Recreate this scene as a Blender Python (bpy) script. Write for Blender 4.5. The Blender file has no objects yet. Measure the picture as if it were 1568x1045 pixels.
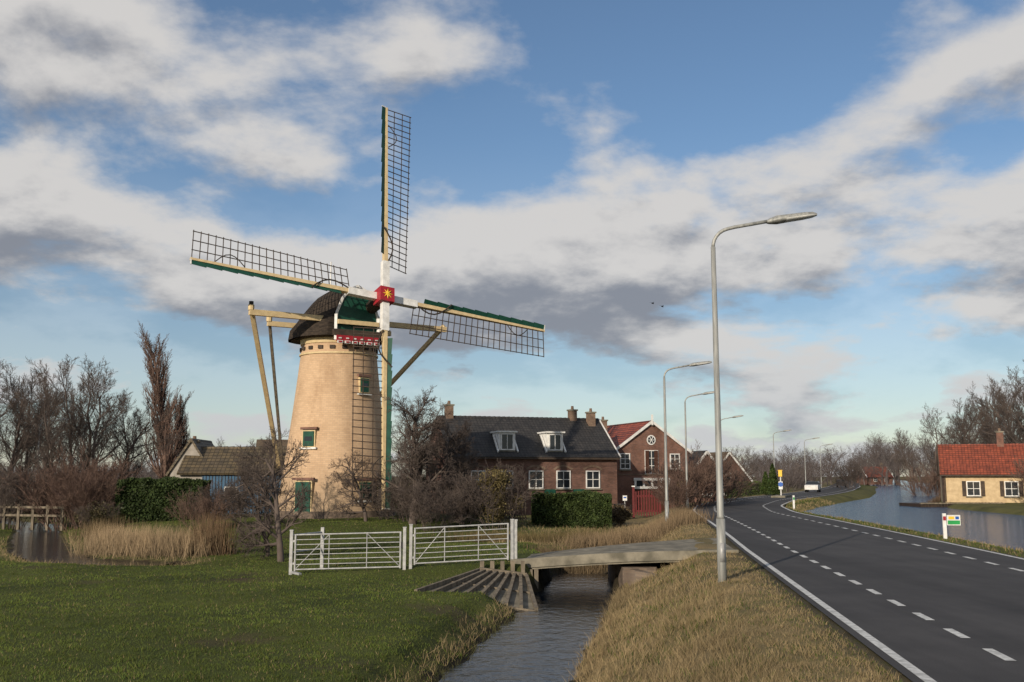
import bpy, math, random
import numpy as np
from mathutils import Vector, Matrix
R=math.radians
random.seed(7); rng=np.random.default_rng(7)
scene=bpy.context.scene
COL=scene.collection
# ------------------------------------------------------------ materials
def newmat(name):
    m=bpy.data.materials.new(name); m.use_nodes=True
    nt=m.node_tree; b=nt.nodes['Principled BSDF']
    return m,nt,b
def noise(nt,scale,detail=4,rough=0.55,coord='Object',mapscale=None):
    tc=nt.nodes.new('ShaderNodeTexCoord'); n=nt.nodes.new('ShaderNodeTexNoise')
    n.inputs['Scale'].default_value=scale; n.inputs['Detail'].default_value=detail; n.inputs['Roughness'].default_value=rough
    if mapscale:
        mp=nt.nodes.new('ShaderNodeMapping'); mp.inputs['Scale'].default_value=mapscale
        nt.links.new(tc.outputs[coord],mp.inputs[0]); nt.links.new(mp.outputs[0],n.inputs['Vector'])
    else: nt.links.new(tc.outputs[coord],n.inputs['Vector'])
    return n
def ramp(nt,src,stops):
    r=nt.nodes.new('ShaderNodeValToRGB'); el=r.color_ramp.elements
    while len(el)<len(stops): el.new(0.5)
    for e,(p,c) in zip(el,stops):
        e.position=p; e.color=(c[0],c[1],c[2],1)
    nt.links.new(src,r.inputs[0]); return r
def mat(name,a,b=None,scale=6,rough=0.7,bump=0.0,metal=0,detail=5,ms=None,spec=0.3,lo=.35,hi=.65):
    m,nt,p=newmat(name)
    if b is None: b=tuple(x*0.78 for x in a)
    n=noise(nt,scale,detail,mapscale=ms)
    r=ramp(nt,n.outputs['Fac'],[(lo,a),(hi,b)])
    nt.links.new(r.outputs[0],p.inputs['Base Color'])
    p.inputs['Roughness'].default_value=rough; p.inputs['Metallic'].default_value=metal
    p.inputs['Specular IOR Level'].default_value=spec
    if bump>0:
        bp=nt.nodes.new('ShaderNodeBump'); bp.inputs['Strength'].default_value=bump; bp.inputs['Distance'].default_value=0.05
        nt.links.new(n.outputs['Fac'],bp.inputs['Height']); nt.links.new(bp.outputs[0],p.inputs['Normal'])
    return m
def mix(nt,fac,a,b,typ='MIX'):
    n=nt.nodes.new('ShaderNodeMix'); n.data_type='RGBA'; n.blend_type=typ
    for s,v in ((n.inputs[0],fac),(n.inputs[6],a),(n.inputs[7],b)):
        if isinstance(v,(int,float)): s.default_value=v
        elif isinstance(v,tuple): s.default_value=(v[0],v[1],v[2],1)
        else: nt.links.new(v,s)
    return n.outputs[2]
def brickmat(name,a,b,mortar,rot=True,sc=4.0,dirt=(0.5,0.45,0.4)):
    m,nt,p=newmat(name)
    tc=nt.nodes.new('ShaderNodeTexCoord'); sx=nt.nodes.new('ShaderNodeSeparateXYZ'); cb=nt.nodes.new('ShaderNodeCombineXYZ')
    nt.links.new(tc.outputs['Object'],sx.inputs[0])
    ad=nt.nodes.new('ShaderNodeMath'); ad.operation='ADD'
    nt.links.new(sx.outputs[0],ad.inputs[0]); nt.links.new(sx.outputs[1],ad.inputs[1])
    nt.links.new(ad.outputs[0],cb.inputs[0]); nt.links.new(sx.outputs[2],cb.inputs[1])
    br=nt.nodes.new('ShaderNodeTexBrick'); nt.links.new(cb.outputs[0],br.inputs['Vector'])
    br.inputs['Scale'].default_value=sc; br.inputs['Color1'].default_value=(*a,1); br.inputs['Color2'].default_value=(*b,1)
    br.inputs['Mortar'].default_value=(*mortar,1); br.inputs['Mortar Size'].default_value=0.012
    br.inputs['Brick Width'].default_value=0.9; br.inputs['Row Height'].default_value=0.28
    n=noise(nt,0.9,6,.65)
    r=ramp(nt,n.outputs['Fac'],[(.3,dirt),(.62,(1,1,1))])
    c=mix(nt,1.0,br.outputs['Color'],r.outputs[0],'MULTIPLY')
    nt.links.new(c,p.inputs['Base Color']); p.inputs['Roughness'].default_value=.85
    bp=nt.nodes.new('ShaderNodeBump'); bp.inputs['Strength'].default_value=.3; bp.inputs['Distance'].default_value=.01
    nt.links.new(br.outputs['Fac'],bp.inputs['Height']); bp.invert=True; nt.links.new(bp.outputs[0],p.inputs['Normal'])
    return m
def tilemat(name,a,b,lo=(.5,.5,.46),hi=(1.3,1.22,1.1)):
    m,nt,p=newmat(name)
    tc=nt.nodes.new('ShaderNodeTexCoord')
    br=nt.nodes.new('ShaderNodeTexBrick'); br.offset=0
    s=nt.nodes.new('ShaderNodeSeparateXYZ'); cb=nt.nodes.new('ShaderNodeCombineXYZ')
    nt.links.new(tc.outputs['Object'],s.inputs[0]); nt.links.new(s.outputs[0],cb.inputs[0]); nt.links.new(s.outputs[2],cb.inputs[1])
    nt.links.new(cb.outputs[0],br.inputs['Vector'])
    br.inputs['Scale'].default_value=1; br.inputs['Brick Width'].default_value=.28; br.inputs['Row Height'].default_value=.2; br.inputs['Mortar Size'].default_value=.02
    br.inputs['Color1'].default_value=(*a,1); br.inputs['Color2'].default_value=(*b,1); br.inputs['Mortar'].default_value=(a[0]*.3,a[1]*.3,a[2]*.3,1)
    n=noise(nt,1.6,8,.75); r=ramp(nt,n.outputs['Fac'],[(.34,lo),(.64,hi)])
    c=mix(nt,1.0,br.outputs['Color'],r.outputs[0],'MULTIPLY'); nt.links.new(c,p.inputs['Base Color'])
    p.inputs['Roughness'].default_value=.65
    bp=nt.nodes.new('ShaderNodeBump'); bp.inputs['Strength'].default_value=.6; bp.inputs['Distance'].default_value=.04; bp.invert=True
    nt.links.new(br.outputs['Fac'],bp.inputs['Height']); nt.links.new(bp.outputs[0],p.inputs['Normal'])
    return m
def attrmat(name,rough=.8,nscale=.6,lo=(.6,.6,.6),hi=(1.25,1.25,1.25),trans=0.0,bump=0):
    m,nt,p=newmat(name)
    at=nt.nodes.new('ShaderNodeAttribute'); at.attribute_name='Col'
    n=noise(nt,nscale,6,.7); r=ramp(nt,n.outputs['Fac'],[(.3,lo),(.7,hi)])
    c=mix(nt,1.0,at.outputs['Color'],r.outputs[0],'MULTIPLY'); nt.links.new(c,p.inputs['Base Color'])
    p.inputs['Roughness'].default_value=rough; p.inputs['Specular IOR Level'].default_value=.15
    if bump:
        n2=noise(nt,9,6,.7)
        bp=nt.nodes.new('ShaderNodeBump'); bp.inputs['Strength'].default_value=bump; bp.inputs['Distance'].default_value=.08
        nt.links.new(n2.outputs['Fac'],bp.inputs['Height']); nt.links.new(bp.outputs[0],p.inputs['Normal'])
    return m
M={}
M['cream']=mat('cream_paint',(.62,.48,.27),(.5,.38,.21),4,.6)
M['white']=mat('white_paint',(.74,.73,.7),(.56,.55,.52),3,.5)
M['green']=mat('green_paint',(.012,.07,.045),(.009,.05,.033),4,.45)
M['red']=mat('red_paint',(.36,.02,.03),(.25,.015,.025),5,.5)
M['yellow']=mat('yellow_paint',(.8,.5,.05),(.7,.42,.04),5,.5)
M['lattice']=mat('weathered_lattice',(.07,.05,.036),(.04,.03,.024),3,.8)
M['darkwood']=mat('dark_timber',(.05,.036,.026),(.025,.02,.016),5,.8,.3)
M['wood']=mat('weathered_timber',(.2,.165,.12),(.09,.075,.055),7,.85,.4,ms=(1,1,.25))
M['thatch']=mat('cap_covering',(.062,.048,.037),(.024,.02,.018),2.2,.95,.8,detail=8,ms=(1.5,1.5,7),spec=.1)
M['steel']=mat('galvanised_steel',(.42,.42,.41),(.28,.28,.28),8,.5,metal=.2)
M['pole']=mat('lamp_pole_paint',(.36,.36,.335),(.2,.205,.195),3,.55,metal=.2,ms=(4,4,.5))
M['lens']=mat('lamp_glass',(.7,.7,.67),None,3,.25)
def asphalt():
    m,nt,p=newmat('asphalt')
    n=noise(nt,.5,10,.7); n2=noise(nt,1.0,5,.6,mapscale=(.9,.05,1)); n3=noise(nt,60,3,.7)
    r=ramp(nt,n.outputs['Fac'],[(.3,(.041,.039,.04)),(.7,(.064,.061,.061))])
    r2=ramp(nt,n2.outputs['Fac'],[(.38,(.8,.8,.8)),(.62,(1.12,1.12,1.12))]); r3=ramp(nt,n3.outputs['Fac'],[(.35,(.8,.8,.8)),(.68,(1.3,1.3,1.3))])
    c=mix(nt,1.0,r.outputs[0],r2.outputs[0],'MULTIPLY'); c=mix(nt,1.0,c,r3.outputs[0],'MULTIPLY')
    nt.links.new(c,p.inputs['Base Color']); p.inputs['Roughness'].default_value=.85; p.inputs['Specular IOR Level'].default_value=.2
    return m
M['asphalt']=asphalt()
M['paint']=mat('road_paint',(.6,.6,.58),(.26,.26,.25),7,.7,detail=10,lo=.42,hi=.72)
M['concrete']=mat('concrete',(.24,.215,.165),(.11,.1,.075),2.2,.9,.5,detail=10)
M['brown']=mat('brown_paint',(.07,.03,.018),None,3,.5)
M['black']=mat('black_plastic',(.015,.015,.017),None,3,.45)
M['rubber']=mat('rubber',(.012,.012,.012),None,3,.8)
M['tar']=mat('tarred_sheet_pile',(.05,.03,.022),(.02,.015,.012),5,.8,.3)
M['blue']=mat('blue_boards',(.06,.13,.21),(.035,.085,.15),4,.7,.2,ms=(6,1,.4))
M['signblue']=mat('sign_blue',(.02,.1,.4),None,3,.4)
M['signgreen']=mat('sign_green',(.03,.3,.08),None,3,.4)
M['plaster']=mat('ochre_plaster',(.55,.42,.25),(.42,.31,.18),2.5,.85,.1)
M['greyplaster']=mat('grey_plaster',(.34,.31,.27),(.22,.2,.17),2.5,.9,.2,detail=8)
M['brick']=brickmat('red_brown_brick',(.175,.085,.06),(.115,.058,.043),(.16,.135,.12))
M['brick2']=brickmat('red_brick',(.22,.105,.072),(.15,.075,.056),(.19,.165,.14))
M['oldbrick']=brickmat('abutment_brick',(.2,.15,.11),(.12,.09,.07),(.15,.13,.11))
M['chim']=brickmat('chimney_brick',(.22,.15,.1),(.16,.1,.07),(.2,.17,.14))
M['rooftile']=tilemat('dark_roof_tiles',(.036,.034,.035),(.024,.024,.026),(.5,.5,.5),(1.5,1.42,1.25))
M['redtile']=tilemat('red_roof_tiles',(.28,.066,.033),(.2,.048,.028))
M['oldtile']=tilemat('mossy_roof_tiles',(.13,.1,.055),(.08,.065,.045))
M['reedroof']=mat('reed_roof',(.12,.088,.06),(.07,.054,.038),3,.95,.5,ms=(3,3,1))
M['bark']=mat('bark',(.085,.07,.052),(.045,.037,.03),5,.95,.5,detail=8)
M['twig']=mat('bare_twigs',(.115,.09,.075),(.065,.05,.045),1.2,.95)
M['twigred']=mat('reddish_twigs',(.16,.105,.08),(.105,.065,.052),1.2,.95)
M['twigfar']=mat('distant_twigs',(.12,.1,.092),(.085,.07,.068),.3,.95)
m,nt,p=newmat('window_glass'); p.inputs['Base Color'].default_value=(.02,.025,.03,1); p.inputs['Roughness'].default_value=.08; M['glass']=m
def millmat():
    m,nt,p=newmat('yellow_mill_brick')
    tc=nt.nodes.new('ShaderNodeTexCoord'); s=nt.nodes.new('ShaderNodeSeparateXYZ'); nt.links.new(tc.outputs['Object'],s.inputs[0])
    at=nt.nodes.new('ShaderNodeMath'); at.operation='ARCTAN2'; nt.links.new(s.outputs[1],at.inputs[0]); nt.links.new(s.outputs[0],at.inputs[1])
    ml=nt.nodes.new('ShaderNodeMath'); ml.operation='MULTIPLY'; nt.links.new(at.outputs[0],ml.inputs[0]); ml.inputs[1].default_value=3
    cb=nt.nodes.new('ShaderNodeCombineXYZ'); nt.links.new(ml.outputs[0],cb.inputs[0]); nt.links.new(s.outputs[2],cb.inputs[1])
    br=nt.nodes.new('ShaderNodeTexBrick'); nt.links.new(cb.outputs[0],br.inputs['Vector'])
    br.inputs['Scale'].default_value=1; br.inputs['Brick Width'].default_value=.3; br.inputs['Row Height'].default_value=.11; br.inputs['Mortar Size'].default_value=.008
    br.inputs['Color1'].default_value=(.56,.385,.235,1); br.inputs['Color2'].default_value=(.48,.325,.195,1); br.inputs['Mortar'].default_value=(.40,.29,.2,1)
    n=noise(nt,.8,7,.7,mapscale=(1,1,.35)); r=ramp(nt,n.outputs['Fac'],[(.3,(.74,.7,.66)),(.55,(1,1,1))])
    c=mix(nt,1.0,br.outputs['Color'],r.outputs[0],'MULTIPLY')
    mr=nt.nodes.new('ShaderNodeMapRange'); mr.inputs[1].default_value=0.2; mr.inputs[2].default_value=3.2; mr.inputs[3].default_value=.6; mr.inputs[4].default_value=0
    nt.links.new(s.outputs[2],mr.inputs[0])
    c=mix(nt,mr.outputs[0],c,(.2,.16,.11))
    nt.links.new(c,p.inputs['Base Color']); p.inputs['Roughness'].default_value=.85
    bp=nt.nodes.new('ShaderNodeBump'); bp.inputs['Strength'].default_value=.3; bp.inputs['Distance'].default_value=.01; bp.invert=True
    nt.links.new(br.outputs['Fac'],bp.inputs['Height']); nt.links.new(bp.outputs[0],p.inputs['Normal'])
    return m
M['mill']=millmat()
def watermat(name,col,sc,st,ms,ro=.07):
    m,nt,p=newmat(name)
    p.inputs['Base Color'].default_value=(*col,1); p.inputs['Roughness'].default_value=ro; p.inputs['IOR'].default_value=1.33
    n=noise(nt,sc,5,.6,mapscale=ms); bp=nt.nodes.new('ShaderNodeBump'); bp.inputs['Strength'].default_value=st; bp.inputs['Distance'].default_value=.2
    nt.links.new(n.outputs['Fac'],bp.inputs['Height']); nt.links.new(bp.outputs[0],p.inputs['Normal'])
    return m
M['canal']=watermat('canal_water',(.02,.06,.12),2.4,1.0,(.5,1.5,1),.12)
M['ditch']=watermat('ditch_water',(.006,.012,.02),3.2,.2,(1,.7,1),.06)
M['ground']=attrmat('grass_ground',.95,.28,(.55,.58,.6),(1.4,1.3,1.2),bump=.9)
M['blades']=attrmat('grass_blades',.8,.5,(.7,.7,.7),(1.3,1.25,1.2))
M['leaf']=attrmat('leaves',.6,2,(.7,.7,.7),(1.2,1.2,1.2))
M['red2']=mat('dark_red_paint',(.13,.02,.02),(.09,.015,.015),3,.6)
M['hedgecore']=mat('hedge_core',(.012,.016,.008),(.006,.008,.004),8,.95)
# ------------------------------------------------------------ mesh builder
class MB:
    def __init__(s): s.v=[];s.f=[];s.m=[];s.mats=[]
    def mi(s,k):
        if k not in s.mats: s.mats.append(k)
        return s.mats.index(k)
    def poly(s,pts,k):
        i=len(s.v); s.v+= [tuple(p) for p in pts]; s.f.append(tuple(range(i,i+len(pts)))); s.m.append(s.mi(k))
    def hexa(s,P,k):
        i=len(s.v); s.v+=[tuple(p) for p in P]
        for q in ((3,2,1,0),(4,5,6,7),(0,1,5,4),(1,2,6,5),(2,3,7,6),(3,0,4,7)):
            s.f.append(tuple(i+j for j in q)); s.m.append(s.mi(k))
    def box(s,c,d,k,rz=0):
        x,y,z=d[0]/2,d[1]/2,d[2]/2; ca,sa=math.cos(rz),math.sin(rz)
        P=[]
        for zz in (-z,z):
            for a,b in ((-x,-y),(x,-y),(x,y),(-x,y)):
                P.append((c[0]+a*ca-b*sa,c[1]+a*sa+b*ca,c[2]+zz))
        s.hexa(P,k)
    def beam(s,p0,p1,w,h,k,up=(0,0,1),w1=None,h1=None):
        p0=Vector(p0);p1=Vector(p1);d=(p1-p0).normalized();u=Vector(up)
        a=d.cross(u)
        if a.length<1e-4: a=d.cross(Vector((0,1,0)))
        a.normalize(); u=a.cross(d).normalized()
        w1=w if w1 is None else w1; h1=h if h1 is None else h1
        P=[p0+a*x*w/2+u*y*h/2 for x,y in ((-1,-1),(1,-1),(1,1),(-1,1))]+[p1+a*x*w1/2+u*y*h1/2 for x,y in ((-1,-1),(1,-1),(1,1),(-1,1))]
        s.hexa(P,k)
    def tube(s,pts,rs,n,k,cap=True):
        pts=[Vector(p) for p in pts]; rings=[]
        ref=None
        for i,p in enumerate(pts):
            d=(pts[min(i+1,len(pts)-1)]-pts[max(i-1,0)]).normalized()
            if ref is None:
                ref=d.cross(Vector((0,0,1)))
                if ref.length<.05: ref=d.cross(Vector((0,1,0)))
            a=(ref-d*ref.dot(d)).normalized(); b=d.cross(a); ref=a
            r=rs[i] if isinstance(rs,(list,tuple)) else rs
            i0=len(s.v)
            for j in range(n):
                t=2*math.pi*j/n; s.v.append(tuple(p+a*math.cos(t)*r+b*math.sin(t)*r))
            rings.append(i0)
        mi=s.mi(k)
        for q in range(len(rings)-1):
            A,B=rings[q],rings[q+1]
            for j in range(n):
                s.f.append((A+j,A+(j+1)%n,B+(j+1)%n,B+j)); s.m.append(mi)
        if cap:
            s.f.append(tuple(rings[0]+j for j in reversed(range(n)))); s.m.append(mi)
            s.f.append(tuple(rings[-1]+j for j in range(n))); s.m.append(mi)
    def build(s,name,parent=None,loc=(0,0,0),rz=0,smooth=False,bevel=0):
        me=bpy.data.meshes.new(name); me.from_pydata(s.v,[],s.f); 
        for k in s.mats: me.materials.append(M[k])
        me.polygons.foreach_set('material_index',s.m)
        if smooth: me.polygons.foreach_set('use_smooth',[True]*len(s.f))
        me.update()
        o=bpy.data.objects.new(name,me); COL.objects.link(o); o.location=loc; o.rotation_euler=(0,0,rz)
        if parent: o.parent=parent
        return o
def empty(name,loc=(0,0,0),rz=0):
    e=bpy.data.objects.new(name,None); COL.objects.link(e); e.location=loc; e.rotation_euler=(0,0,rz); return e
def fast_mesh(name,v,f,matk,col=None,smooth=False):
    me=bpy.data.meshes.new(name); v=np.asarray(v,dtype=np.float32); f=np.asarray(f,dtype=np.int32); k=f.shape[1]
    me.vertices.add(len(v)); me.vertices.foreach_set('co',v.ravel())
    me.loops.add(f.size); me.loops.foreach_set('vertex_index',f.ravel())
    me.polygons.add(len(f)); me.polygons.foreach_set('loop_start',np.arange(0,f.size,k,dtype=np.int32)); me.polygons.foreach_set('loop_total',np.full(len(f),k,dtype=np.int32))
    if smooth: me.polygons.foreach_set('use_smooth',np.ones(len(f),dtype=bool))
    me.update(calc_edges=True)
    if col is not None:
        a=me.color_attributes.new('Col','FLOAT_COLOR','POINT'); c=np.ones((len(v),4),dtype=np.float32); c[:,:3]=col; a.data.foreach_set('color',c.ravel())
    me.materials.append(M[matk]); me.validate()
    return me
def obj(name,me,loc=(0,0,0),rz=0,sc=(1,1,1)):
    o=bpy.data.objects.new(name,me); COL.objects.link(o); o.location=loc; o.rotation_euler=(0,0,rz)
    o.scale=sc if isinstance(sc,tuple) else (sc,sc,sc); return o
# ------------------------------------------------------------ layout functions
ry=np.array([-300,-40,0,10.6,22,38,50,62,75,91,105,117,135,154,200,300,500,1500.]); rx=np.array([-33,1.6,6.6,8.0,9.45,11.5,12.9,14.2,16.8,22.2,28.2,33.8,41.5,49,66,100,165,480.])
YY=np.arange(-250,1200,.5); XX=np.interp(YY,ry,rx); kk=np.hanning(25); kk/=kk.sum(); XXs=np.convolve(np.pad(XX,12,'edge'),kk,'valid')
SL=np.gradient(XXs,YY)
def xc(y): return np.interp(y,YY,XXs)
def slp(y): return np.interp(y,YY,SL)
def hwid(y): return np.interp(y,[0,30,60],[3.75,3.65,3.2])
xl_y=[-300,0,40,60,75,91,107,127,150,200,300,1500]; xl_x=[-11,16.0,18.0,18.8,21.1,27.8,35.4,45.0,54,73,108,500]
xr_y=[-300,0,69,86,100,127,150,200,300,1500]; xr_x=[27,36,36,37.5,42,55,66,88,127,545]
def xl(y): return np.interp(y,xl_y,xl_x)
def xr(y): return np.interp(y,xr_y,xr_x)
WZ2=-.88
D1=np.array([(-9,-40),(-2.6,3),(-.1,17.1),(2.0,30.3),(2.5,35.5)]); D2=np.array([(-90,120),(-30,64),(-23,49),(-18.8,40.5),(-16,36.5),(-12.3,35.2)])
def dpoly(x,y,P):
    d=np.full(np.shape(x),1e9)
    for a,b in zip(P[:-1],P[1:]):
        ab=b-a; t=np.clip(((x-a[0])*ab[0]+(y-a[1])*ab[1])/(ab@ab),0,1)
        d=np.minimum(d,np.hypot(x-a[0]-t*ab[0],y-a[1]-t*ab[1]))
    return d
def sst(a,b,x):
    t=np.clip((x-a)/(b-a),0,1); return t*t*(3-2*t)
def vn(x,y,s):
    return (np.sin(x*s+1.3*np.sin(y*s*.7))*np.cos(y*s*1.1+.9*np.sin(x*s*.6)))
QA=[(-2.55,25.9),(.75,25.9),(.55,29.9),(-1.05,29.7)]
def inq(x,y):
    r=np.ones(np.shape(x),bool)
    for i in range(4):
        a=QA[i];b=QA[(i+1)%4]; r&=((b[0]-a[0])*(y-a[1])-(b[1]-a[1])*(x-a[0]))>=-0.05
    return r
def revz(x,y): # revetment plane
    return -.80+ (y-26)*.115 - (x+2.4)*.145
def Hf(x,y):
    x=np.asarray(x,float);y=np.asarray(y,float)
    c=xc(y);ch=1/np.sqrt(1+slp(y)**2);hw=hwid(y)
    d=(x-c)*ch; e=-d-hw; e2=d-hw
    zl=-.72+.04*vn(x,y,.35)+.02*vn(x+5,y,1.1)+.012*vn(x,y+3,3.1)
    dm=np.hypot(x+10.5,y-60); zl=zl+(1-sst(7,17,dm))*.52
    zl=np.where((y>66)&(x>-5),np.minimum(zl,-.8),zl)
    wp=sst(29.4,30.6,y)*(1-sst(38,44,y))*(1-sst(.6,1.6,x))*sst(-9.5,-5,x)
    zl=zl*(1-wp)+wp*(-.33+np.clip(x,-7,0)*.055)
    zr=-.43*np.clip(e-1.2,0,None)+.045*vn(x,y,1.7)*sst(.6,1.5,e)+.02*vn(x+3,y+1,4.1)*sst(.3,1.2,e)
    z=np.where(e>0,np.maximum(zr,zl),-.04)
    z=np.where((e>0)&(e<.4),np.minimum(z,-.02),z)
    dd=dpoly(x,y,D1); k=np.where((y>29.9)&(y<35.2),3.0,.55)
    z=np.where(dd<6,np.minimum(z,np.maximum(-1.2+(dd-1.12-.12*vn(x,y,2.1)-.06*vn(x,y,5.3))*k,-1.75)),z)
    d2=dpoly(x,y,D2); z=np.where(d2<5,np.minimum(z,np.maximum(WZ2+(d2-1.05-.2*vn(x,y,1.3))*.12,WZ2-.3)+np.where(d2<1.2,-.02,.02)),z)
    q=inq(x,y); z=np.where(q,np.minimum(z,revz(x,y)-.1),z)
    zz=-.03-.22*np.clip(e2-.9,0,None)
    z=np.where(e2>-.3,np.maximum(zz,-.5),z)
    a=xl(y);b=xr(y)
    can=-.6+np.maximum(a-x+.15*vn(x,y,.9),x-b)*.5
    z=np.where((x>a-1.5),np.minimum(np.maximum(z,-.3),np.maximum(can,-1.6)),z)
    z=np.where(x>b,np.minimum(-.6+(x-b)*.5,-.28),z)
    far=sst(150,300,np.hypot(x,y)); land=(x<a-2)
    z=np.where(land,z*(1-far)+far*-.3,z)
    z=np.where((np.abs(d)<hw),np.minimum(z,-.04),z)
    return z
def dryf(x,y):
    c=xc(y);ch=1/np.sqrt(1+slp(y)**2);hw=hwid(y); d=(x-c)*ch; e=-d-hw
    n=.5+.5*vn(x,y,1.3)*.6+.2*vn(x+9,y,3.7)
    w=sst(-.1,.4,e)*(1-sst(4.2,5.2,e))*(.55+.55*n)
    w=np.where((e>2.6)&(x<(np.interp(y,[3,17,30],[-2.6,-.1,2.0]))),0.02+.06*n,w)
    dd1=dpoly(x,y,D1); w=np.maximum(w,(1-sst(1.3,1.9,dd1))*.4*(y<30))
    d2=dpoly(x,y,D2); w=np.maximum(w,(1-sst(1.2,2.4,d2))*.5*sst(-30,-18,x))
    w=np.maximum(w,sst(37,42,y)*(x>-1)*(e>0)*.6*n)
    w=np.maximum(w,np.where(d>hw,.2+.2*n,0))
    w=np.maximum(w,np.where((y>62)&(e>0),.35,0))
    w=np.maximum(w,.09*n)
    return np.clip(w,0,1)
def graded(lo,hi,segs,grow=1.13):
    out=[segs[0][0]]
    for a,b,st in segs: out+=list(np.arange(a+st,b+1e-6,st))
    st=segs[-1][2]
    while out[-1]<hi: st*=grow; out.append(out[-1]+st)
    st=segs[0][2]; pre=[]; x=segs[0][0]
    while x>lo: st*=grow; x-=st; pre.append(x)
    return np.array(pre[::-1]+out)
gx=graded(-1500,1500,[(-30,-9,.4),(-9,8,.2),(8,46,.4)],1.12); gy=graded(-120,2500,[(8,42,.2),(42,130,.6)],1.12)
GX,GY=np.meshgrid(gx,gy); GZ=Hf(GX,GY); nx,ny=len(gx),len(gy)
V=np.stack([GX.ravel(),GY.ravel(),GZ.ravel()],1)
ii=(np.arange(ny-1)[:,None]*nx+np.arange(nx-1)[None,:]).ravel(); F=np.stack([ii,ii+1,ii+1+nx,ii+nx],1)
def mudf(x,y,dry):
    return sst(.42,.85,vn(x*1.0+2,y,.5)*vn(x,y+7,.9)+.15*vn(x,y,4)+.1*vn(x,y,9))*(dry<.3)
def gcol(dry,x,y):
    g=np.array([.056,.075,.016]); s=np.array([.21,.165,.09]); mud=np.array([.07,.052,.032])
    c=g+(s-g)*dry[:,None]
    pt=mudf(x,y,dry)[:,None]*.6
    mp=np.exp(-(((x+7.6)/.9)**2+((y-28.6)/.7)**2))[:,None]*.9
    pt=np.maximum(pt,mp)
    c=c*(1-pt)+mud*pt
    e=-(x-xc(y))/np.sqrt(1+slp(y)**2)-hwid(y)
    k=((e>-.1)*(1-sst(.15,.5,e+.08*vn(x,y,5))))[:,None]*.8
    return c*(1-k)+np.array([.075,.062,.045])*k
dr=dryf(V[:,0],V[:,1]); gc=gcol(dr,V[:,0],V[:,1])
gc[V[:,2]<-1.12]=(.03,.025,.017)
gc[dpoly(V[:,0],V[:,1],D1)<1.35]=(.035,.03,.02)
gc[dpoly(V[:,0],V[:,1],D2)<1.25]=(.05,.038,.022)
gme=fast_mesh('ground',V,F,'ground',gc,True); obj('ground',gme)
# ------------------------------------------------------------ road
def ribbon(name,o0,o1,y0,y1,z,matk,step=1.0,dash=None):
    v=[];f=[]
    yy=np.arange(y0,y1,.25); xx=xc(yy); s=np.concatenate([[0],np.cumsum(np.hypot(np.diff(xx),np.diff(yy)))])
    if dash: st=[(a,a+dash[0]) for a in np.arange(0,s[-1],dash[0]+dash[1])]
    else:
        q=np.arange(0,s[-1],step); st=[(a,b) for a,b in zip(q[:-1],q[1:])]
    for a,b in st:
        i=len(v)
        for t in (a,b):
            y=np.interp(t,s,yy); x=xc(y); sl=slp(y); n=np.array([1,-sl])/math.hypot(1,sl); hw=hwid(y)
            oa=o0(hw);ob=o1(hw)
            v.append((x+n[0]*oa,y+n[1]*oa,z)); v.append((x+n[0]*ob,y+n[1]*ob,z))
        f.append((i,i+1,i+3,i+2))
    return fast_mesh(name,v,f,matk)
obj('road',ribbon('road',lambda h:-h,lambda h:h,-60,600,.0,'asphalt'))
mk=empty('road_markings')
for nm,a,b,ds in (('edge_line_1',lambda h:-h+.12,lambda h:-h+.25,None),('edge_line_2',lambda h:h-.25,lambda h:h-.12,None),
    ('cycle_lane_dashes_1',lambda h:-h+1.42,lambda h:-h+1.55,(.85,.85)),('cycle_lane_dashes_2',lambda h:h-1.55,lambda h:h-1.42,(.85,.85))):
    o=obj(nm,ribbon(nm,a,b,-20,220,.005,'paint',1.0,ds)); o.parent=mk
# water
def strip(name,L,Rr,z,matk):
    v=[];f=[]
    for i,(a,b) in enumerate(zip(L,Rr)):
        v+=[(a[0],a[1],z),(b[0],b[1],z)]
        if i: f.append((2*i-2,2*i-1,2*i+1,2*i))
    return fast_mesh(name,v,f,matk)
ys=np.concatenate([np.arange(-100,200,4),np.arange(200,900,40)])
obj('canal_water',strip('canal_water',[(xl(y)-1,y) for y in ys],[(xr(y)+1,y) for y in ys],-.6,'canal'))
def offs(P,w):
    L=[];Q=[]
    for i,p in enumerate(P):
        t=P[min(i+1,len(P)-1)]-P[max(i-1,0)]; t=t/np.linalg.norm(t); n=np.array([-t[1],t[0]])
        L.append(p+n*w);Q.append(p-n*w)
    return L,Q
for P,z_ in ((D1,-1.2),(D2,WZ2)):
    a,b=offs(P,1.9); obj('ditch_water',strip('ditch_water',a,b,z_,'ditch'))
# ------------------------------------------------------------ grass blades
def blades(n,xs,ys,zs,h,w,col,lean=.4,name='grass'):
    ang=rng.uniform(0,2*np.pi,n); lx=rng.normal(0,lean,n)*h; ly=rng.normal(0,lean,n)*h
    dx=np.cos(ang)*w;dy=np.sin(ang)*w
    v=np.empty((n,3,3)); v[:,0]=np.stack([xs-dx,ys-dy*.3,zs-.01],1); v[:,1]=np.stack([xs+dx,ys+dy*.3,zs-.01],1); v[:,2]=np.stack([xs+lx,ys+ly,zs+h],1)
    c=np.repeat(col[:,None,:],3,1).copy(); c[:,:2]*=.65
    return v.reshape(-1,3),np.arange(3*n).reshape(n,3),c.reshape(-1,3)
n=520000
y=9.5+ (rng.random(n)**1.45)*50; x=y*rng.uniform(-.56,.50,n)
cl=np.clip(.5+.45*vn(x*3.1,y*3.3,1.9)+.3*vn(x,y,3.3)*vn(x,y,7.7),0,1)
e=-(x-xc(y))/np.sqrt(1+slp(y)**2)-hwid(y)
z=Hf(x,y); dr=dryf(x,y); d2_=dpoly(x,y,D2)
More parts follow.
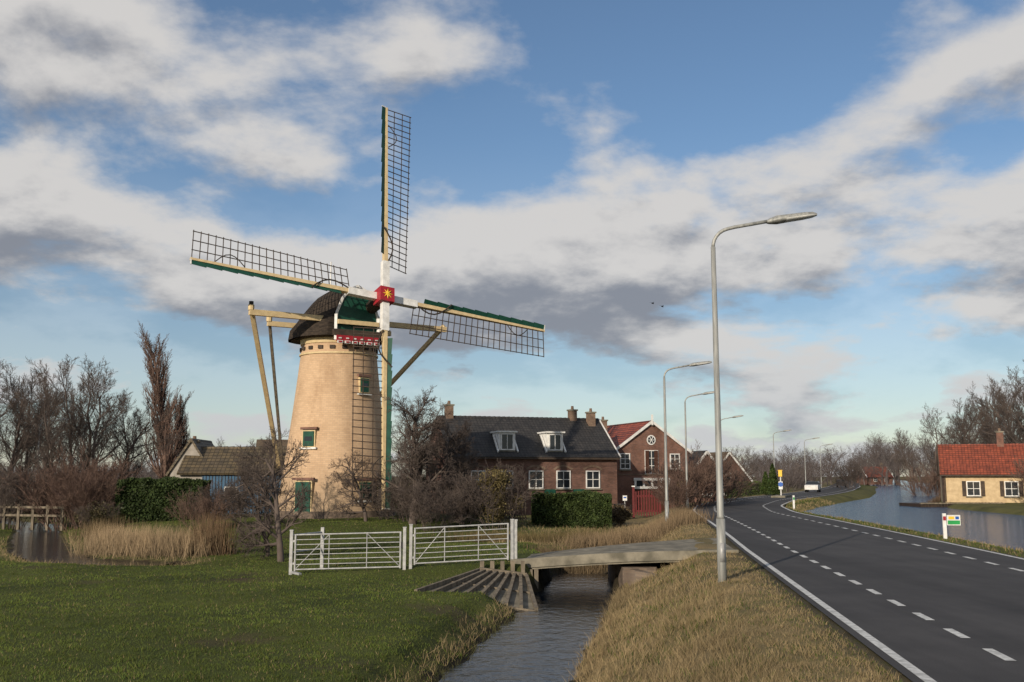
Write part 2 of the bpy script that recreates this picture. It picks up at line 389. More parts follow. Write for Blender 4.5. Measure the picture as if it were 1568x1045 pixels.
ok=(e>.12)&(z>-1.16)&~inq(x,y)&~((x>0)&(x<7.2)&(y>29.3)&(y<36.5)&(y<29.6+ (x)*.9+3))&(d2_>1.25)
ok&=(rng.random(n)<.35+.65*cl)&(rng.random(n)>.75*mudf(x,y,dr))&(rng.random(n)>.9*np.exp(-(((x+7.6)/.9)**2+((y-28.6)/.7)**2)))
x,y,z,dr,e,cl=[a[ok] for a in (x,y,z,dr,e,cl)]; n=len(x)
isd=rng.random(n)<dr
h=np.where(isd,rng.uniform(.05,.24,n)*(.35+cl*.9),rng.uniform(.015,.055,n)*(.5+.9*cl)); h=np.where(e<1.4,h*.4,h)
h=np.where(isd&(dr<.15),h*.3,h); bank=(e<5)&(x>-1)&(y<32); h=np.where(~isd&bank,h*2.0,h)
w=(.004+.0003*y)*np.where(isd,.75,1.1)
g=np.array([.07,.094,.019]); s=np.array([.29,.225,.125])
lf=(1+.22*vn(x,y,.8)+.12*vn(x+4,y,2.7))[:,None]
col=np.where(isd[:,None],s[None]*rng.uniform(.45,1.2,(n,1)),g[None]*lf*rng.uniform(.7,1.4,(n,1))*(1+rng.normal(0,.07,(n,3))))
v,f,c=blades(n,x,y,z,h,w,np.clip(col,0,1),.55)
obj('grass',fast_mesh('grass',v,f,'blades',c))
n=40000; y=rng.uniform(24,100,n); x=xc(y)+hwid(y)+rng.uniform(0,7,n); z=Hf(x,y); ok=(x<xl(y)+.1)&(z>-.62); x,y,z=x[ok],y[ok],z[ok]; n=len(x)
isd=rng.random(n)<(.15+.3*(x>xl(y)-.8)); h=np.where(isd,rng.uniform(.05,.16,n),rng.uniform(.02,.07,n))
col=np.where(isd[:,None],s[None]*rng.uniform(.5,1.1,(n,1)),g[None]*rng.uniform(.7,1.4,(n,1)))
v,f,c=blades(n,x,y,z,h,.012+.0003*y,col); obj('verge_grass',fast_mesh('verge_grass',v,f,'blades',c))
def reeds(name,pts,n,h0,h1,rad,base=(.33,.235,.12),w=.012,lean=.16):
    pts=np.array(pts); i=rng.integers(0,len(pts)-1,n); t=rng.random(n)[:,None]; p=pts[i]*(1-t)+pts[i+1]*t
    p=p+rng.normal(0,rad,(n,2)); x,y=p[:,0],p[:,1]; z=Hf(x,y); cl=.6+.4*vn(x*2,y*2,1.1)
    h=rng.uniform(h0,h1,n)*(.65+.45*cl)
    col=np.array(base)[None]*rng.uniform(.4,1.2,(n,1))
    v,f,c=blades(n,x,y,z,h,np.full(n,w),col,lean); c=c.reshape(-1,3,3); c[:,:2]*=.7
    obj(name,fast_mesh(name,v,f,'blades',c.reshape(-1,3)))
reeds('reed_bed',[(-16.3,40.5),(-14.2,38.6),(-11.6,37.8)],6000,.4,1.25,.5,(.38,.285,.175),lean=.24)
reeds('reed_bed',[(-11.7,38.2),(-10.9,38.0)],900,1.0,2.0,.35,(.2,.135,.08))
reeds('reed_bed',[(-22.5,57),(-20.5,50),(-18,44.5)],1800,.4,.9,.5,(.15,.11,.06))
reeds('reed_bed',[(3.0,41),(5.2,44),(7.3,47.5),(8.6,52)],8000,.3,.8,.7,(.26,.19,.115),lean=.25)
reeds('reed_bed',[(1.2,36.8),(3.6,36.9)],2500,.2,.6,.35,(.18,.135,.08))
reeds('reed_bed',[(-2,46),(1,45),(4,48)],4000,.2,.6,.9,(.14,.11,.05))
reeds('reed_bed',[(-1.75,15),(-1.3,17),(-.55,21.5),(.1,25.3)],900,.04,.18,.12,(.13,.13,.05),.006,.5)
reeds('reed_bed',[(1.2,17),(2.0,21.5),(2.7,26),(3.2,29)],2600,.06,.3,.16,(.28,.215,.12),.007,.5)
reeds('reed_bed',[(43,104),(50,118),(58,133),(68,152)],4000,.4,1.0,.8,(.13,.09,.06),.03)
# ------------------------------------------------------------ bare trees
def gentree(seed,Hh,r0,nch,ang,rat,start,up=.15,sides=(7,5,4,3,3),segs=(6,4,3,2,1),wig=.12,rmin=.011,multi=1,trunkfrac=1.0,taper=.35,seedspread=.25):
    rd=random.Random(seed); V=[];F=[]
    def tube(pts,rs,n):
        base=len(V); ref=None
        for i,p in enumerate(pts):
            d=(pts[min(i+1,len(pts)-1)]-pts[max(i-1,0)]); d.normalize()
            a=d.orthogonal().normalized() if ref is None else (ref-d*ref.dot(d)).normalized(); b=d.cross(a); ref=a
            for j in range(n):
                t=2*math.pi*j/n; q=p+(a*math.cos(t)+b*math.sin(t))*rs[i]; V.append((q.x,q.y,q.z))
        for i in range(len(pts)-1):
            for j in range(n):
                A=base+i*n;B=A+n; F.append((A+j,A+(j+1)%n,B+(j+1)%n,B+j))
    def br(p,d,L,r,l):
        ns=segs[l]; pts=[p.copy()]; rs=[r]; q=p.copy(); d=d.copy()
        for i in range(ns):
            d=(d+Vector((rd.gauss(0,wig),rd.gauss(0,wig),rd.gauss(0,wig)+up*(.4 if l==0 else 1)))).normalized()
            q=q+d*(L/ns); pts.append(q.copy()); rs.append(max(rmin*.7,r*(1-(1-taper)*(i+1)/ns)))
        tube(pts,rs,sides[l])
        if l<len(nch):
            for c in range(nch[l]):
                t=start[l]+(1-start[l])*((c+rd.random())/nch[l]); t=min(t,.999); k=int(t*ns); fr=t*ns-k
                pp=pts[k].lerp(pts[k+1],fr); dd=(pts[k+1]-pts[k]).normalized(); rr=rs[k]*(1-fr)+rs[k+1]*fr
                o=dd.orthogonal().normalized(); o.rotate(Matrix.Rotation(c*2.4+rd.random()*1.5,3,dd))
                a=ang[l]*rd.uniform(.7,1.3); nd=dd*math.cos(a)+o*math.sin(a)
                br(pp,nd,L*rat[l]*rd.uniform(.65,1.2)*(1.15-.5*t),max(rmin,rr*.55),l+1)
    for k in range(multi):
        o=Vector((rd.gauss(0,seedspread),rd.gauss(0,seedspread),-.1)) if multi>1 else Vector((0,0,-.15))
        d=Vector((o.x*.9,o.y*.9,1)).normalized() if multi>1 else Vector((rd.gauss(0,.04),rd.gauss(0,.04),1)).normalized()
        br(o,d,Hh*trunkfrac*(rd.uniform(.75,1) if multi>1 else 1),r0*(rd.uniform(.6,1) if multi>1 else 1),0)
    return np.array(V),np.array(F)
TR={}
for nm,kw,mk_ in (
  ('broad1',dict(seed=1,Hh=10,r0=.17,nch=(15,9,7,5),ang=(.75,.6,.6,.6),rat=(.43,.5,.5,.5),start=(.2,.2,.15,.1),up=.09,rmin=.010),'twig'),
  ('broad2',dict(seed=2,Hh=10,r0=.19,nch=(16,9,7,5),ang=(.8,.65,.6,.6),rat=(.46,.5,.5,.5),start=(.2,.2,.15,.1),up=.10,rmin=.010),'twig'),
  ('broad3',dict(seed=5,Hh=10,r0=.14,nch=(16,9,7,5),ang=(.6,.5,.5,.6),rat=(.42,.5,.5,.5),start=(.15,.2,.15,.1),up=.14,rmin=.010),'twig'),
  ('poplar',dict(seed=3,Hh=13.5,r0=.24,nch=(70,11,6,3),ang=(.42,.35,.4,.5),rat=(.25,.42,.45,.5),start=(.05,.15,.1,.1),up=.15,rmin=.009,wig=.06),'twigred'),
  ('pollard',dict(seed=4,Hh=4.0,r0=.14,nch=(20,10,7,5),ang=(.95,.7,.7,.7),rat=(.42,.5,.5,.5),start=(.18,.2,.15,.1),up=.05,wig=.2,rmin=.006),'twig'),
  ('pollard2',dict(seed=9,Hh=6.0,r0=.24,nch=(24,10,8,6),ang=(1.0,.75,.7,.7),rat=(.46,.5,.5,.5),start=(.12,.15,.15,.1),up=.03,wig=.2,rmin=.008),'twig'),
  ('shrub',dict(seed=6,Hh=3,r0=.03,nch=(7,6,5),ang=(.45,.5,.5),rat=(.5,.5,.5),start=(.15,.1,.1),up=.08,multi=24,sides=(4,3,3,3),segs=(4,2,2,1),seedspread=.45,rmin=.009),'twigred'),
  ('shrub2',dict(seed=8,Hh=3,r0=.028,nch=(7,6,5),ang=(.6,.6,.6),rat=(.5,.5,.5),start=(.15,.1,.1),up=.05,multi=20,sides=(4,3,3,3),segs=(4,2,2,1),seedspread=.4,rmin=.009),'twig')):
    v,f=gentree(**kw); TR[nm]=(v,f,fast_mesh(nm,v,f,mk_))
def px(u,Y): return (u-784)/1530*Y
def tree(kind,name,x,y,sc=1,rz=None,z=None,sxy=None):
    z=float(Hf(x,y)) if z is None else z
    s=(sxy or sc,sxy or sc,sc)
    return obj(name,TR[kind][2],(x,y,z),random.uniform(0,6.28) if rz is None else rz,s)
for kind,u,Y,hh in (('broad1',8,70,9.6),('broad3',40,74,9.6),('broad2',75,78,10.2),('broad3',118,80,11.2),('broad1',150,76,10.2),('broad2',185,80,8.6),('broad3',205,84,9.0),('broad1',-30,68,10),('broad3',95,66,8.0),('broad2',20,86,11),('broad1',130,84,11)):
    tree(kind,'bare_tree',px(u,Y),Y,hh/11.0)
tree('poplar','poplar_tree',px(262,95),95,1.14,sxy=1.25)
tree('poplar','poplar_tree',px(288,99),99,.72,sxy=.75)
tree('pollard','pollard_tree',-7.95,35,1.04,.6,sxy=.9)
tree('pollard','pollard_tree',-8.9,37,.8,2.1,sxy=.65)
tree('pollard2','pollard_tree',-5.2,52.5,1.0,.3,sxy=.98)
tree('pollard','pollard_tree',-7.8,54,.85,1.1,sxy=.8)
tree('pollard2','pollard_tree',-2.9,56,.8,1.9,sxy=.8)
tree('broad1','bare_tree',px(640,80),80,.72); tree('broad2','bare_tree',px(700,72),72,.55)
tree('broad3','bare_tree',-13.3,49,.28); tree('broad1','bare_tree',px(345,75),75,.45); tree('broad1','bare_tree',px(400,52),52,.35)
for u,Y,s,k in ((105,57,1.2,'shrub'),(125,59,1.25,'shrub'),(140,56,.9,'shrub'),(60,60,1.0,'shrub2'),(20,58,1.1,'shrub2'),(355,50,.7,'shrub2'),(320,49,.6,'shrub'),
   (1050,71,1.05,'shrub'),(1066,75,1.2,'shrub'),(1085,80,1.2,'shrub2'),(1030,66,.6,'shrub'),(1105,90,.9,'shrub'),
   (600,56,.8,'shrub2'),(630,54,.7,'shrub2'),(660,50,.7,'shrub2'),(700,52,.8,'shrub2'),(1425,140,1.6,'shrub'),(1300,165,1.4,'shrub2')):
    tree(k,'bare_shrub',px(u,Y),Y,s)
tree('shrub','bare_shrub',px(1612,86),86,1.3)
for kind,u,Y,hh in (('broad1',1435,140,11),('broad2',1462,150,13),('broad3',1490,145,12),('broad3',1515,135,13),('broad1',1540,130,12.5),('broad2',1562,125,13),('broad3',1400,175,10.5),('broad2',1480,170,14),('broad1',1590,115,13),('broad3',1530,160,14),('broad1',1575,150,14)):
    tree(kind,'bare_tree',px(u,Y),Y,hh/10.4)
def mass(name,items,keep=3000,matk='twigfar'):
    VV=[];FF=[];o=0
    for k,x,y,s,wd in items:
        v,f,_=TR[k]; a=random.uniform(0,6.28); ca,sa=math.cos(a),math.sin(a)
        sel=f if len(f)<keep else np.concatenate([f[:400],f[rng.choice(len(f),keep,replace=False)]])
        u,inv=np.unique(sel,return_inverse=True); vv=v[u].copy(); c=vv[:,0]*ca-vv[:,1]*sa; d=vv[:,0]*sa+vv[:,1]*ca
        vv=np.stack([c*s*wd+x,d*s*wd+y,vv[:,2]*s-.6],1); VV.append(vv); FF.append(inv.reshape(sel.shape)+o); o+=len(vv)
    obj(name,fast_mesh(name,np.concatenate(VV),np.concatenate(FF),matk))
it=[]
for i in range(150):
    Y=random.uniform(230,420); u=random.uniform(1085,1600); it.append((random.choice(('broad1','broad2','broad3')),px(u,Y),Y,random.uniform(.5,1.0)*(Y/300)*(1+.3*(u>1330)),1.3))
for i in range(70):
    Y=random.uniform(180,330); u=random.uniform(-60,760); it.append((random.choice(('broad1','broad2','broad3')),px(u,Y),Y,random.uniform(.3,.6)*Y/260,1.5))
mass('distant_trees',it,7000)
it=[]
for i in range(120):
    Y=random.uniform(150,260); u=random.uniform(1190,1600)
    X=px(u,Y)
    if abs(X-float(xc(Y)))<7 or (float(xl(Y))-2<X<float(xr(Y))+1): continue
    it.append(('shrub',X,Y,random.uniform(.8,1.9),1.6))
for i in range(70):
    Y=random.uniform(95,170); u=random.uniform(-60,420); it.append(('shrub',px(u,Y),Y,random.uniform(.8,1.5),1.8))
mass('distant_bushes',it,3000,'twigfar')
def leafcloud(name,centers,radii,n,size,colA,colB,shell=.5,boxdims=None):
    if boxdims is not None:
        (x0,x1),(y0,y1),(z0,z1)=boxdims
        p=np.stack([rng.uniform(x0,x1,n),rng.uniform(y0,y1,n),rng.uniform(z0,z1,n)],1)
        face=rng.integers(0,5,n); 
        p[face<=1,1]=y0+np.abs(rng.normal(0,.12,(face<=1).sum())); p[face==2,2]=z1-np.abs(rng.normal(0,.12,(face==2).sum()))
        p[face==3,0]=x0+np.abs(rng.normal(0,.1,(face==3).sum())); p[face==4,0]=x1-np.abs(rng.normal(0,.1,(face==4).sum()))
        p[:,1]+=.15*vn(p[:,0],p[:,2],2.5)+.08*vn(p[:,0],p[:,2],6); p[:,2]+=(.14*vn(p[:,0],p[:,1],1.6)+.06*vn(p[:,0],p[:,1],5))*(p[:,2]-z0)/(z1-z0)
    else:
        centers=np.array(centers);radii=np.array(radii); i=rng.integers(0,len(centers),n); d=rng.normal(size=(n,3)); d/=np.linalg.norm(d,axis=1)[:,None]
        r=(rng.random(n)**(shell))[:,None]; p=centers[i]+d*r*radii[i]
    a=rng.normal(size=(n,3)); a/=np.linalg.norm(a,axis=1)[:,None]; b=np.cross(a,rng.normal(size=(n,3))); b/=np.linalg.norm(b,axis=1)[:,None]
    s=(rng.uniform(.6,1.3,n)*size)[:,None]
    v=np.stack([p-a*s,p+b*s*.5,p+a*s,p-b*s*.5],1).reshape(-1,3)
    t=rng.random((n,1)); col=(np.array(colA)*(1-t)+np.array(colB)*t)*rng.uniform(.7,1.3,(n,1))*(1+.25*vn(p[:,0]*1.1,p[:,2]*1.7,3))[:,None]
    return fast_mesh(name,v,np.arange(4*n).reshape(n,4),'leaf',np.repeat(col,4,0))
def hedge(x0,x1,y0,y1,z1,ca,cb,n,name='hedge'):
    z0=float(Hf((x0+x1)/2,y0))-.1
    e=empty(name); me=leafcloud('hedge_leaves',None,None,n,.07,ca,cb,boxdims=((x0,x1),(y0,y1),(z0,z1))); o=obj('leaves',me); o.parent=e
    b=MB(); b.box(((x0+x1)/2,(y0+y1)/2+.12,(z0+z1)/2-.14),(x1-x0-.4,y1-y0-.3,z1-z0-.2),'hedgecore'); b.build('dark_core',e)  # added solid box, coloured dark to fill the gaps between the leaves
hedge(px(182,56),px(314,56),56,57.6,1.95,(.022,.038,.013),(.05,.07,.022),26000)
hedge(px(815,56),px(935,56),56,57.6,1.2,(.026,.042,.013),(.055,.075,.022),22000)
hedge(px(1112,118),px(1165,118),118,120,1.5,(.05,.08,.02),(.08,.1,.03),5000)
hedge(px(425,64),px(460,64),63,64,1.0,(.02,.035,.012),(.04,.06,.02),5000)
hedge(px(700,66),px(760,66),64,65,.6,(.03,.04,.015),(.05,.06,.025),5000)
def shrub_leafy(x,y,h,w,n,ca,cb,name='leafy_shrub'):
    z=float(Hf(x,y)); cs=[];rs=[]
    for i in range(16):
        a=random.uniform(0,6.28);r=random.uniform(0,.62)*w; zz=random.uniform(.2,.85)*h
        r*=1.15-(zz/h)**2*.75
        cs.append((r*math.cos(a),r*math.sin(a),zz)); k=random.uniform(.22,.4)*w; rs.append((k,k,k*random.uniform(.8,1.3)))
    e=empty(name,(x,y,z)); o=obj('leaves',leafcloud('shrub_leaves',cs,rs,n,.055,ca,cb,.6)); o.parent=e
    o=obj('stems',TR['shrub2'][2],(0,0,0),1.,(h/3.1,h/3.1,h/3.1)); o.parent=e
shrub_leafy(-.75,52,3.1,1.7,8000,(.1,.08,.033),(.165,.13,.06))
shrub_leafy(-2.6,55,2.2,1.4,5000,(.05,.045,.022),(.09,.075,.04))
shrub_leafy(px(945,60),60,1.2,1.2,4000,(.09,.065,.035),(.14,.1,.05))
shrub_leafy(px(1045,70),70,1.9,1.2,4000,(.1,.07,.035),(.15,.1,.05))
shrub_leafy(px(155,52),52,1.4,1.4,4000,(.1,.075,.045),(.05,.05,.02))
def conifer(x,y,h,r):
    e=empty('conifer_tree',(x,y,float(Hf(x,y)))); n=6000; t=rng.random(n)**1.3; a=rng.uniform(0,6.28,n); rr=r*(1-t)**.7*rng.uniform(.6,1,n)*(1+.2*np.sin(a*5+t*20))
    cs=np.stack([rr*np.cos(a),rr*np.sin(a),.2+t*h],1); o=obj('foliage',leafcloud('conifer_leaves',cs,np.full((n,3),.08),n,.11,(.02,.04,.012),(.06,.08,.02))); o.parent=e
    b=MB(); b.tube([(0,0,-.1),(0,0,h*.9)],[.12,.02],6,'bark'); b.build('trunk',e)
conifer(px(1181,112),112,3.3,.7); conifer(px(1170,116),116,2.4,.55)
# ------------------------------------------------------------ windmill
mill=empty('windmill'); C=Vector((-10.5,60,-.25)); al=R(33); nh=Vector((math.sin(al),-math.cos(al),0)); lv=Vector((math.cos(al),math.sin(al),0)); UP=Vector((0,0,1))
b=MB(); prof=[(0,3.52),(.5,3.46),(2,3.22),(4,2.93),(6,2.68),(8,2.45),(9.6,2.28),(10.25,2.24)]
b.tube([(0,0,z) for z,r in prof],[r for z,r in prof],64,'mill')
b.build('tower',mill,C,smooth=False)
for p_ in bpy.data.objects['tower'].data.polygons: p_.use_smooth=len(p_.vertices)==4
b=MB()
def ring(z0,z1,r0,r1,k,n=64): b.tube([C+UP*z0,C+UP*z1],[r0,r1],n,k)
ring(9.55,9.66,2.36,2.36,'cream'); ring(10.2,10.5,2.30,2.34,'cream'); ring(10.5,10.72,2.52,2.52,'lattice'); ring(0,.45,3.56,3.53,'oldbrick')
for i in range(20):
    a=i*math.pi/10; b.box(C+Vector((2.31*math.cos(a),2.31*math.sin(a),9.93)),(.07,.3,.2),'lattice',a)
b.build('tower_bands',mill)
b=MB()
def millwin(a,z,w,h,r,door=False):
    a=R(a); d=Vector((math.sin(a),-math.cos(a),0)); p=C+d*(r)+UP*z
    b.box(p,(w+.14,.16,h+.12),'cream',a); b.box(p+d*.06,(w,.16,h),'green',a)
    b.box(p+d*.05+UP*(h/2+.17),(w+.4,.18,.14),'brick2',a)
    if door: b.box(p+d*.13,(.05,.06,h*.95),'lattice',a)
    else:
        b.box(p+d*.10,(w*.7,.1,h*.3),'glass',a)
        b.box(p-UP*(h/2+.12)+d*.08,(w+.4,.22,.1),'white',a)
millwin(-23,4.55,.72,.85,2.86); millwin(46,7.7,.55,.8,2.5); millwin(62,1.6,.7,1,3.28); millwin(-22,1.05,1.0,2.1,3.36,True); millwin(40,1.6,.75,.95,3.28)
b.build('doors_and_windows',mill)
def capframe(s,t,z): return C+nh*s+lv*t+UP*z
b=MB(); secs=[(-3.0,.9,.7),(-2.75,1.6,1.3),(-2.2,2.25,1.95),(-1.2,2.62,2.65),(-.2,2.68,3.05),(.8,2.6,3.15),(1.7,2.2,3.05),(2.35,1.65,2.9)]
NP=17; prev=None; base=10.55
for s_,w_,h_ in secs:
    i0=len(b.v)
    for j in range(NP):
        th=math.pi*j/(NP-1); t=-math.cos(th)*w_*(1-.10*math.sin(2*th)**2); zz=h_*(math.sin(th)**.95)
        if abs(math.cos(th))>.97: t*=1.07
        b.v.append(tuple(capframe(s_,t,base+zz)))
    if prev is not None:
        for j in range(NP-1): b.f.append((prev+j,prev+j+1,i0+j+1,i0+j)); b.m.append(b.mi('thatch'))
    prev=i0
b.f.append(tuple(range(NP))); b.m.append(0); b.f.append(tuple(range(prev,prev+NP))[::-1]); b.m.append(0)
b.poly([capframe(s,-w_,base) for s,w_,_ in secs]+[capframe(s,w_,base) for s,w_,_ in secs[::-1]],'darkwood')
b.build('cap',mill,smooth=False)
for p_ in bpy.data.objects['cap'].data.polygons: p_.use_smooth=len(p_.vertices)==4
b=MB()
fs=2.42
pts=[(-1.35,.2),(-1.3,1.3),(-.95,2.2),(-.5,2.75),(0,3.0),(.5,2.75),(.95,2.2),(1.3,1.3),(1.35,.2)]
F0=[capframe(fs,t,base+z) for t,z in pts]; F1=[capframe(fs+.12,t,base+z) for t,z in pts]
b.poly(F1,'green'); 
for i in range(len(pts)-1):
    b.poly([F0[i],F0[i+1],F1[i+1],F1[i]],'green'); b.beam(capframe(fs+.16,pts[i][0],base+pts[i][1]),capframe(fs+.16,pts[i+1][0],base+pts[i+1][1]),.14,.07,'white',nh)
b.beam(capframe(fs+.2,-1.5,base+.15),capframe(fs+.2,1.5,base+.15),.3,.35,'lattice')
b.beam(capframe(fs+.35,-1.3,base+.75),capframe(fs+.35,1.3,base+.75),.2,.25,'cream')
b.beam(capframe(fs+.3,-1.35,base-.2),capframe(fs+.3,1.35,base-.2),.16,.34,'red')
for i in range(6):
    t=-1.15+i*.46; b.beam(capframe(fs+.4,t-.17,base-.42),capframe(fs+.4,t+.17,base-.42),.05,.16,'white'); b.beam(capframe(fs+.43,t-.1,base-.42),capframe(fs+.43,t+.1,base-.42),.05,.09,'red')
    b.beam(capframe(fs+.4,t-.08,base-.2),capframe(fs+.4,t+.08,base-.2),.05,.07,'white')
for t in (-1.35,1.35): b.beam(capframe(fs+.2,t,base-.3),capframe(fs+.2,t,base+1.2),.16,.16,'white')
b.tube([capframe(-1.1,-.2,base+2.7),capframe(-1.1,-.2,base+5.1)],.04,6,'white')
b.build('cap_front',mill)
b=MB()
zb=11.55
b.beam(capframe(1.75,-6.2,zb+.0),capframe(1.75,6.4,zb+.0),.28,.32,'cream')
b.beam(capframe(-1.8,-3.9,zb+.0),capframe(-1.8,4.3,zb+.0),.26,.3,'cream')
tail=C+nh*-8.2+UP*.9
for s_,t in ((1.75,-6.1),(1.75,6.3)): b.beam(capframe(s_,t,zb+.25),tail+lv*(.2 if t>0 else -.2)+UP*.4,.24,.22,'cream')
for s_,t in ((-1.8,-3.8),(-1.8,4.2)): b.beam(capframe(s_,t,zb+.25),tail+lv*(.3 if t>0 else -.3)+UP*1.8,.17,.16,'wood')
b.beam(capframe(-2.6,0,11.3),tail-nh*.3-UP*.6,.4,.4,'wood')
b.tube([tail+UP*.1-lv*.7-nh*.2,tail+UP*.1+lv*.7-nh*.2],.3,10,'wood')
for s_,t in ((1.75,-6.1),(-1.8,-3.8)):
    b.tube([capframe(s_,t,zb+.12),capframe(s_,t,zb+.42)],.18,8,'cream'); b.tube([capframe(s_,t,zb+.4),capframe(s_,t,zb+.62)],.13,6,'darkwood')
b.build('tail_beams',mill)
# sails
tau=R(13);phi=R(5.6); Hb=Vector((-7.44,57,12.5)); nf=(nh*math.cos(tau)+UP*math.sin(tau)); U0=UP*math.cos(tau)-nh*math.sin(tau); R0=lv
U=U0*math.cos(phi)+R0*math.sin(phi); Rr=R0*math.cos(phi)-U0*math.sin(phi)
def sail(i,a,bb,L,off):
    b=MB(); H0=Hb+nf*off
    b.beam(H0,H0+a*2.2,.42,.36,'white',nf)
    b.beam(H0+a*2.2,H0+a*L,.24,.3,'cream',nf,.13,.16)
    r0=1.9+.15
    def P(r,q,dz=0):
        tw=R(22-20*(r/L)); return H0+a*r+(bb*math.cos(tw)-nf*math.sin(tw))*q+nf*dz
    segs=10
    for s in range(segs):
        ra=r0+.6+(L-r0-.6)*s/segs; rb=r0+.6+(L-r0-.6)*(s+1)/segs
        b.poly([P(ra,-.10,.05),P(rb,-.07,.05),P(rb,-.34,.14),P(ra,-.4,.14)],'green')
        b.poly([P(ra,-.4,.11),P(rb,-.34,.11),P(rb,-.07,.02),P(ra,-.10,.02)],'green')
    b.beam(P(L-.03,-.36,.12),P(L-.03,.1,.03),.06,.05,'white',nf)
    W=1.72; nb=int((L-r0)/.40)
    for k in range(nb+1):
        r=r0+(L-.08-r0)*k/nb; b.beam(P(r,.0,-.02),P(r,W+.06,-.02),.042,.038,'lattice',nf)
    for q in (.6,1.17,W):
        for s in range(8):
            ra=r0+(L-.05-r0)*s/8; rb=r0+(L-.05-r0)*(s+1)/8; b.beam(P(ra,q,-.06),P(rb,q,-.06),.034,.05,'lattice',nf)
    pts=[P(r0+.2+t*2.2,.15+.55*math.sin(t*math.pi)-.5*t,.22) for t in np.linspace(0,1,7)]
    b.tube(pts,.045,5,'darkwood')
    pts=[P(L-2.9+t*1.6,.1+.6*math.sin(t*math.pi),.12) for t in np.linspace(0,1,7)]
    b.tube(pts,.03,5,'darkwood')
    b.build('sail_%d'%i,mill)
sail(1,U,Rr,12.95,.12); sail(2,Rr,-U,11.35,-.2); sail(3,-U,-Rr,12.5,.12); sail(4,-Rr,U,11.1,-.2)
b=MB(); b.tube([Hb-nf*3.5,Hb-nf*.3],[.35,.42],14,'darkwood')
def obox(c,hx,hy,hz,k):
    P=[]
    for s in (-1,1):
        for x_,y_ in ((-1,-1),(1,-1),(1,1),(-1,1)): P.append(c+Rr*x_*hx+U*y_*hy+nf*s*hz)
    b.hexa(P,k)
obox(Hb,.44,.44,.5,'red')
cc=Hb+nf*.53
for j in range(8):
    a0=j*math.pi/4; 
    def q(a,r): return cc+Rr*math.cos(a)*r+U*math.sin(a)*r
    b.poly([cc+nf*.05,q(a0-.39,.12),q(a0,.34),q(a0+.39,.12)],'yellow')
b.build('hub',mill)
# ------------------------------------------------------------ houses
def win(b,x,z,w,h,y=0,frame='white',bars=(1,1),arch=False,side=None):
    b.box((x,y-.015,z),(w,.05,h),'glass')
    t=.08
    b.box((x-w/2,y-.05,z),(t,.1,h+t),frame); b.box((x+w/2,y-.05,z),(t,.1,h+t),frame)
    b.box((x,y-.05,z+h/2),(w-t,.1,t),frame); b.box((x,y-.05,z-h/2),(w-t,.1,t),frame)
    for i in range(bars[0]): b.box((x-w/2+w*(i+1)/(bars[0]+1),y-.045,z),(.045,.07,h-t),frame)
    for i in range(bars[1]): b.box((x,y-.042,z-h/2+h*(i+1)/(bars[1]+1)),(w-t,.06,.045),frame)
    b.box((x,y-.08,z-h/2-.11),(w+.3,.18,.09),'concrete')
    if arch:
        n_=6
        for i in range(n_):
            a0=math.pi*(.22+.56*i/n_); a1=math.pi*(.22+.56*(i+1)/n_); rr=w*.82
            f=lambda a,r:(x+math.cos(a)*r,y-.05,z+h/2-.42*rr+math.sin(a)*r*.78)
            b.poly([f(a0,rr),f(a0,rr+.2),f(a1,rr+.2),f(a1,rr)],'chim')
